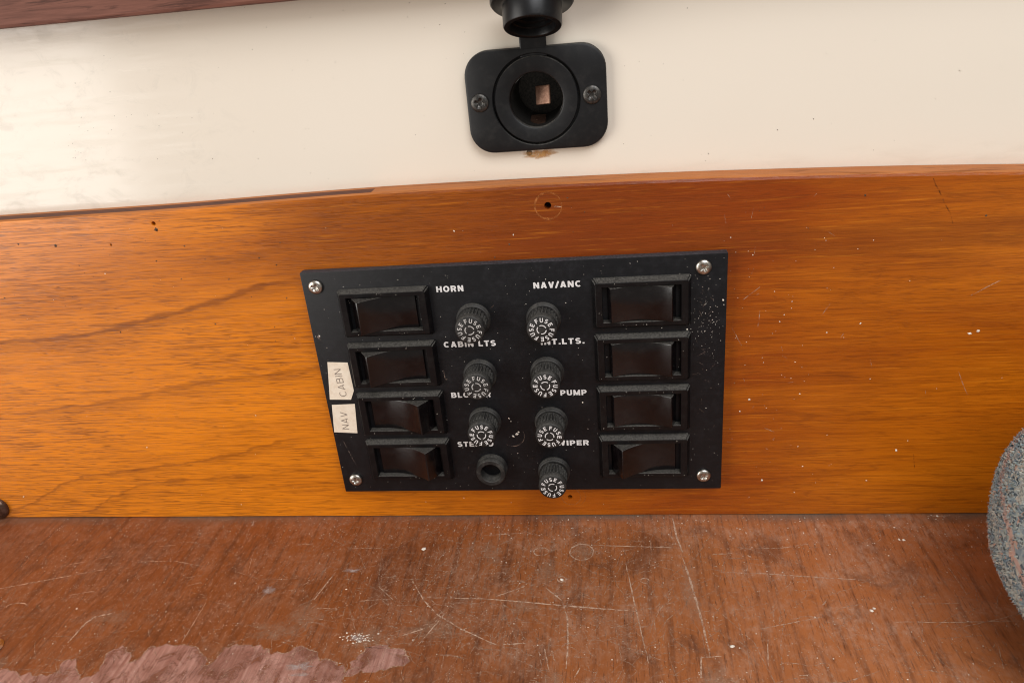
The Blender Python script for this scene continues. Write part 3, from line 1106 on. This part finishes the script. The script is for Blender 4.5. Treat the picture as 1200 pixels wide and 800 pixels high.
# ------------------------------------------------------------------ wear on the shelf
SA = [
    ([(-234.1, -50.5), (-210.8, -43.5), (-191.9, -37.7)], .55), ([(-214.6, -35.9), (-203.9, -32.5)], .3), ([(-199.1, -30.9), (-190.8, -27.9)], .3),
    ([(-197.9, -54.1), (-187.4, -51.4)], .35), ([(-132.2, -79.4), (-132.7, -57.5)], .3), ([(-179.3, -32.8), (-161.5, -31.7), (-143.4, -35.8)], .3),
    ([(-86.1, -55.2), (-82.1, -38.7)], .6), ([(-111, -19.7), (-98.2, -20.7)], .25), ([(-180.6, -80.5), (-179.5, -69.7), (-177.7, -66.4), (-170.1, -63.9)], .9),
    ([(-147.3, -48.2), (-140.6, -45.5)], .3), ([(-174.1, -21.8), (-165.7, -21.2)], .25), ([(-83.1, -60), (-74.5, -60.2)], .3), ([(-121.8, -39.9), (-125.3, -25.7)], .2),
    ([(-38.5, -53.4), (-17.2, -53.5), (2.7, -55.3), (17.6, -57.1), (46.4, -59.6)], .6),
    ([(-46.7, -43.6), (-39.3, -55.1), (-31.9, -62.8), (-21.5, -70), (-6, -77.9)], .55),
    ([(10.1, -47.1), (16.9, -54.3), (19.5, -63.4), (20.3, -76.2), (20, -88.1)], .6),
    ([(42.7, -32.4), (46.3, -61.4), (49.4, -84.7)], .45), ([(28.3, -20.7), (65.9, -22.5)], .45), ([(-20.4, -14.3), (-2.4, -12.4)], .35),
    ([(-81, -23.4), (-65.9, -22.8)], .3), ([(-60.6, -47.1), (-51, -56)], .4), ([(-65.6, -55.4), (-52.6, -54.5)], .25), ([(-36.6, -78.2), (-28.7, -61.2)], .4),
    ([(-32.3, -66.5), (-29.2, -62)], .4), ([(-44.3, -74.1), (-36.6, -70.3)], .5), ([(-9.8, -52.3), (1.9, -46.1)], .4), ([(-3.9, -77.4), (4.6, -76.5)], .5),
    ([(11.7, -79.1), (13.9, -88.9)], .5), ([(23.2, -91.7), (25.1, -87.3)], .4), ([(52.8, -69.9), (52.6, -64.2), (54.5, -59.8)], .35),
    ([(64.5, -2.1), (65.2, -15.9), (66.8, -25.2)], .8), ([(66.5, -28.8), (68.4, -44), (70.5, -65.3), (71.3, -79.6)], .8),
    ([(75.2, -80.9), (68.1, -81.7), (67.1, -90.5)], .6), ([(79, -26.4), (87.2, -26)], .45), ([(90.6, -23), (106.9, -22.6), (119, -20)], .3),
    ([(81, -37.3), (99.4, -38.2), (117.6, -40), (135.5, -41.4)], .45), ([(90.8, -67.8), (114.6, -61.4)], .35), ([(93.3, -70.5), (90.7, -84.9)], .35),
    ([(139.1, -63.3), (160.7, -63.2), (184.4, -61.8)], .4), ([(160.7, -65.7), (173.8, -62), (185, -58.3)], .35), ([(169.3, -34.2), (170.2, -49.1)], .4),
    ([(151.7, -54.1), (165.4, -53.6)], .3), ([(100.4, -88.7), (104.2, -88.2)], .5), ([(115.9, -55.8), (118.2, -52.8)], .5), ([(173, -1.4), (182.3, -1.3)], .6),
    ([(170.5, -74), (168, -84)], .3)]
V, Fc = [], []
for pts, w in SA:
    ribbon(V, Fc, pts, w, 'shelf', .05, .10, 1.6)
ribbon(V, Fc, ring_pts(6.6, -25, 3.2, 2.6, 18), .45, 'shelf', .05, .15)
ribbon(V, Fc, ring_pts(24.1, -25.3, 5.0, 5.2, 22), .55, 'shelf', .05, .2)
ribbon(V, Fc, ring_pts(16.3, -42.1, 1.8, 1.6, 12), .5, 'shelf', .05, .1)
ribbon(V, Fc, ring_pts(50.2, -42.6, 1.7, 1.5, 12), .4, 'shelf', .05, .1)
ribbon(V, Fc, ring_pts(-218, -61, 4.5, 2.0, 14, 0, 3.6), .5, 'shelf', .05, .1)
obj('scratch', mesh('scratch', V, Fc), 'scratch', shelf, kind='stuff')

V, Fc = [], []
for i in range(2100):
    x, y = random.uniform(-235, 200), random.uniform(-104, -2)
    if random.random() < .45:
        x, y = random.gauss(-5, 45), random.gauss(-58, 20)
    if not -106 < y < -1:
        continue
    a = random.choice((random.gauss(0, .35), random.gauss(1.35, .5), random.uniform(0, 3.14)))
    L = random.expovariate(1 / 6.0) + 1
    c = random.uniform(-.25, .25)
    pts = [(x, y), (x + L * .5 * math.cos(a), y + L * .5 * math.sin(a)), (x + L * math.cos(a + c), y + L * math.sin(a + c))]
    if max(p[1] for p in pts) > -.8:
        continue
    ribbon(V, Fc, pts, random.uniform(.12, .32), 'shelf', .04, .06, 2)
obj('scratch', mesh('scratch', V, Fc), 'scratch_soft', shelf, kind='stuff')

# where the varnish has flaked off
PATCH = [(-236, -98), (-206.4, -95.6), (-199.5, -95.0), (-193.6, -94.5), (-184.4, -97.0), (-176.3, -94.8), (-176.2, -90.6), (-171.8, -87.9), (-168.4, -92.5),
         (-164.9, -96.5), (-160.8, -96.4), (-157.8, -93.6), (-160.2, -85.9), (-157.9, -81.8), (-152.9, -82.8), (-148.4, -88.4), (-145.8, -87.7),
         (-143.1, -81.9), (-134.0, -80.6), (-123.6, -82.1), (-118.2, -87.0), (-115.4, -90.3), (-113.6, -85.5), (-112.1, -81.1), (-103.1, -79.9),
         (-95.4, -81.5), (-89.7, -84.2), (-83.0, -80.5), (-75.3, -82.4), (-72.5, -85.8), (-64.3, -88.3), (-61.4, -92.2), (-61.6, -96.7),
         (-58, -103), (-70, -118), (-110, -124), (-170, -128), (-240, -126)]
PATCH2 = [(-60.3, -92.9), (-60.0, -87.6), (-58.2, -82.9), (-56.6, -79.7), (-51.5, -79.2), (-46.3, -79.8), (-41.3, -81.7), (-39.2, -87.8), (-48.6, -90.3), (-55.5, -92.3)]


def smooth_loop(pts, n=4):
    out = []
    N = len(pts)
    for i in range(N):
        p0, p1, p2, p3 = (Vector(pts[(i + k) % N]) for k in (-1, 0, 1, 2))
        for j in range(n):
            u = j / n
            a = 2 * p1 + (p2 - p0) * u + (2 * p0 - 5 * p1 + 4 * p2 - p3) * u * u + (3 * p1 - p0 - 3 * p2 + p3) * u ** 3
            a *= .5
            a += Vector((mnoise.noise(Vector((a.x * .35, a.y * .35, 3))), mnoise.noise(Vector((a.x * .35, a.y * .35, 9))))) * 2.2
            a += Vector((random.uniform(-.35, .35), random.uniform(-.35, .35)))
            out.append((a.x, a.y))
    return out


EV, EF = [], []
for pts in (PATCH, PATCH2):
    L = smooth_loop(pts)
    V = [(x, y, .03) for x, y in L]
    obj('flaked_patch', mesh('flaked_patch', V, [tuple(range(len(V)))]), 'bare', shelf)
    ribbon(EV, EF, L + [L[0]], .55, 'shelf', .06, .3, 1.0)
obj('varnish_edge', mesh('varnish_edge', EV, EF), 'scratch_soft', shelf, kind='stuff')

# milky marks and pale spills
FV, FF, fade = [], [], []
for i, (x, y, rx, ry) in enumerate(((-86.3, -64.8, 6, 7), (9.6, -38.8, 4.5, 6), (-15, -25.5, 5, 6), (1.8, -57.6, 5, 3.5), (-56, -76, 6, 5), (15.2, -95, 3.5, 6),
                                    (24.1, -25.3, 4.6, 4.8), (71.5, -91, 4.5, 5), (-33, -70, 9, 6), (-205, -92, 6, 4), (-170, -66, 8, 4), (68, -50, 3, 18), (-96, -72, 10, 4))):
    soft_blob(FV, FF, fade, blotch(x, y, rx * 1.25, ry * 1.25, i + 1.3, .6), 40, .02 + .002 * i)
obj('dull_film', soft_mesh('dull_film', FV, FF, fade), 'haze_film', shelf, kind='stuff')
FV, FF, fade = [], [], []
for i, (x, y, rx, ry) in enumerate(((-108.2, -50.4, 2.6, 3.0), (-74.7, -37.7, 3.6, 1.8), (-61, -75.4, 3.6, 1.6), (-80, -89.6, 5.5, 1.8), (-78, -93.5, 4, 1.0))):
    soft_blob(FV, FF, fade, blotch(x, y, rx, ry, i + 9.7, .7), 40, .055 + .002 * i)
obj('milky_mark', soft_mesh('milky_mark', FV, FF, fade), 'milky', shelf, kind='stuff')

# crumbs
V, Fc = [], []
for i in range(1300):
    x, y = random.uniform(-238, 205), -random.uniform(.8, 106)
    if random.random() < .3:
        y = -abs(random.gauss(0, 14)) - .6
    grain(V, Fc, x, y, .02, random.choice((.10, .12, .15, .18, .22, .28, .34)), 'z')
for i in range(70):
    grain(V, Fc, random.gauss(-61, 4.5), random.gauss(-75, 1.8), .02, random.uniform(.15, .6), 'z')
for x, y, r in ((-46.1, -23.3, 1.3), (16.3, -42.3, .9), (133.3, -57.8, 1.0), (134.5, -56.6, .7), (79.8, -76.2, 1.0), (156.3, -16.9, .9), (158, -17.2, .8), (177, -1.5, .8),
                (157, -9, .6), (-189, -62, .7), (-125, -46, .6), (-74, -49, .6), (-226, -70, .6), (149, -27, .5)):
    grain(V, Fc, x, y, .02, r, 'z')
obj('dust', mesh('dust', V, Fc), 'chip', shelf, kind='stuff')
V, Fc = [], []
for i in range(3200):
    x, y = random.uniform(-238, 205), -random.uniform(.8, 106)
    grain(V, Fc, x, y, .02, random.choice((.10, .14, .18, .24, .32)), 'z')
obj('dust', mesh('dust_tan', V, Fc), 'chip_tan', shelf, kind='stuff')

# metal grommet let into the shelf at the left edge
gm = lathe('grommet', [(5.6, 0), (5.6, .5), (5.0, 1.1), (4.2, 1.2), (3.4, .8), (3.0, .1), (2.8, .05), (0, .05)], 48)
g = obj('grommet', gm, 'steel', shelf, (-212.6, -84.6, 0), (math.radians(-90), 0, 0))
g['label'] = 'small dull metal grommet at the left edge of the shelf'

# ------------------------------------------------------------------ tweed cushion at the right
CX, CY, CZ, RX, RY, RZ = 226.7, -80.1, 43.7, 60.2, 61.5, 43.7
cu = thing('cushion', 'blue grey tweed cushion with rounded end resting on the shelf at the right edge', 'cushion', (CX, CY, 0))


def sp(v, e): return math.copysign(abs(v) ** e, v)


def cpt(u, v, k=1.0):
    e = .8
    x, y, z = RX * sp(math.cos(v), e) * sp(math.cos(u), e), RY * sp(math.cos(v), e) * sp(math.sin(u), e), RZ * sp(math.sin(v), e)
    if x > 0:
        x *= 1.9
    w = 1 + .012 * mnoise.noise(Vector((x, y, z)) * .05)
    return Vector((x * k * w, y * k * w, z * k * w + CZ))


nu, nv = 120, 60
V, Fc = [], []
for j in range(nv + 1):
    for i in range(nu):
        V.append(tuple(cpt(2 * math.pi * i / nu, -math.pi / 2 + math.pi * j / nv, .99)))
for j in range(nv):
    for i in range(nu):
        i2 = (i + 1) % nu
        Fc.append((j * nu + i, j * nu + i2, (j + 1) * nu + i2, (j + 1) * nu + i))
body = obj('cover', mesh('cover', V, Fc, True), 'fabric', cu)
# woven loops: short bent yarns standing on the side that faces the camera
V, Fc = [], []
for i in range(26000):
    u, v = random.uniform(math.pi * .45, math.pi * 1.62), math.asin(random.uniform(-.9, .98))
    p = cpt(u, v, .988)
    du, dv = cpt(u + .02, v, .988) - p, cpt(u, v + .02, .988) - p
    if du.length < 1e-6 or dv.length < 1e-6:
        continue
    nrm = du.cross(dv).normalized()
    if nrm.dot(p - Vector((0, 0, CZ))) < 0:
        nrm.negate()
    a = random.uniform(0, 6.28)
    tdir = (du.normalized() * math.cos(a) + dv.normalized() * math.sin(a)).normalized()
    sdir = nrm.cross(tdir)
    L, w, h = random.uniform(.9, 2.0), random.uniform(.30, .60), random.uniform(.4, 1.0)
    if i % 6 == 0:
        L, w, h = random.uniform(.4, 1.2), random.uniform(.08, .13), random.uniform(.9, 1.6)
    b = len(V)
    for s, hh in ((-.5, 0), (-.2, h * .85), (.2, h), (.55, h * random.uniform(-.1, .7))):
        c = p + tdir * (L * s) + nrm * hh
        V.append(tuple(c - sdir * w * .5))
        V.append(tuple(c + sdir * w * .5))
    for k in range(3):
        Fc.append((b + 2 * k, b + 2 * k + 1, b + 2 * k + 3, b + 2 * k + 2))
me = bpy.data.meshes.new('pile')
me.from_pydata([(x * MM, y * MM, z * MM) for x, y, z in V], [], Fc)
obj('pile', me, 'fabric', cu, kind='stuff')
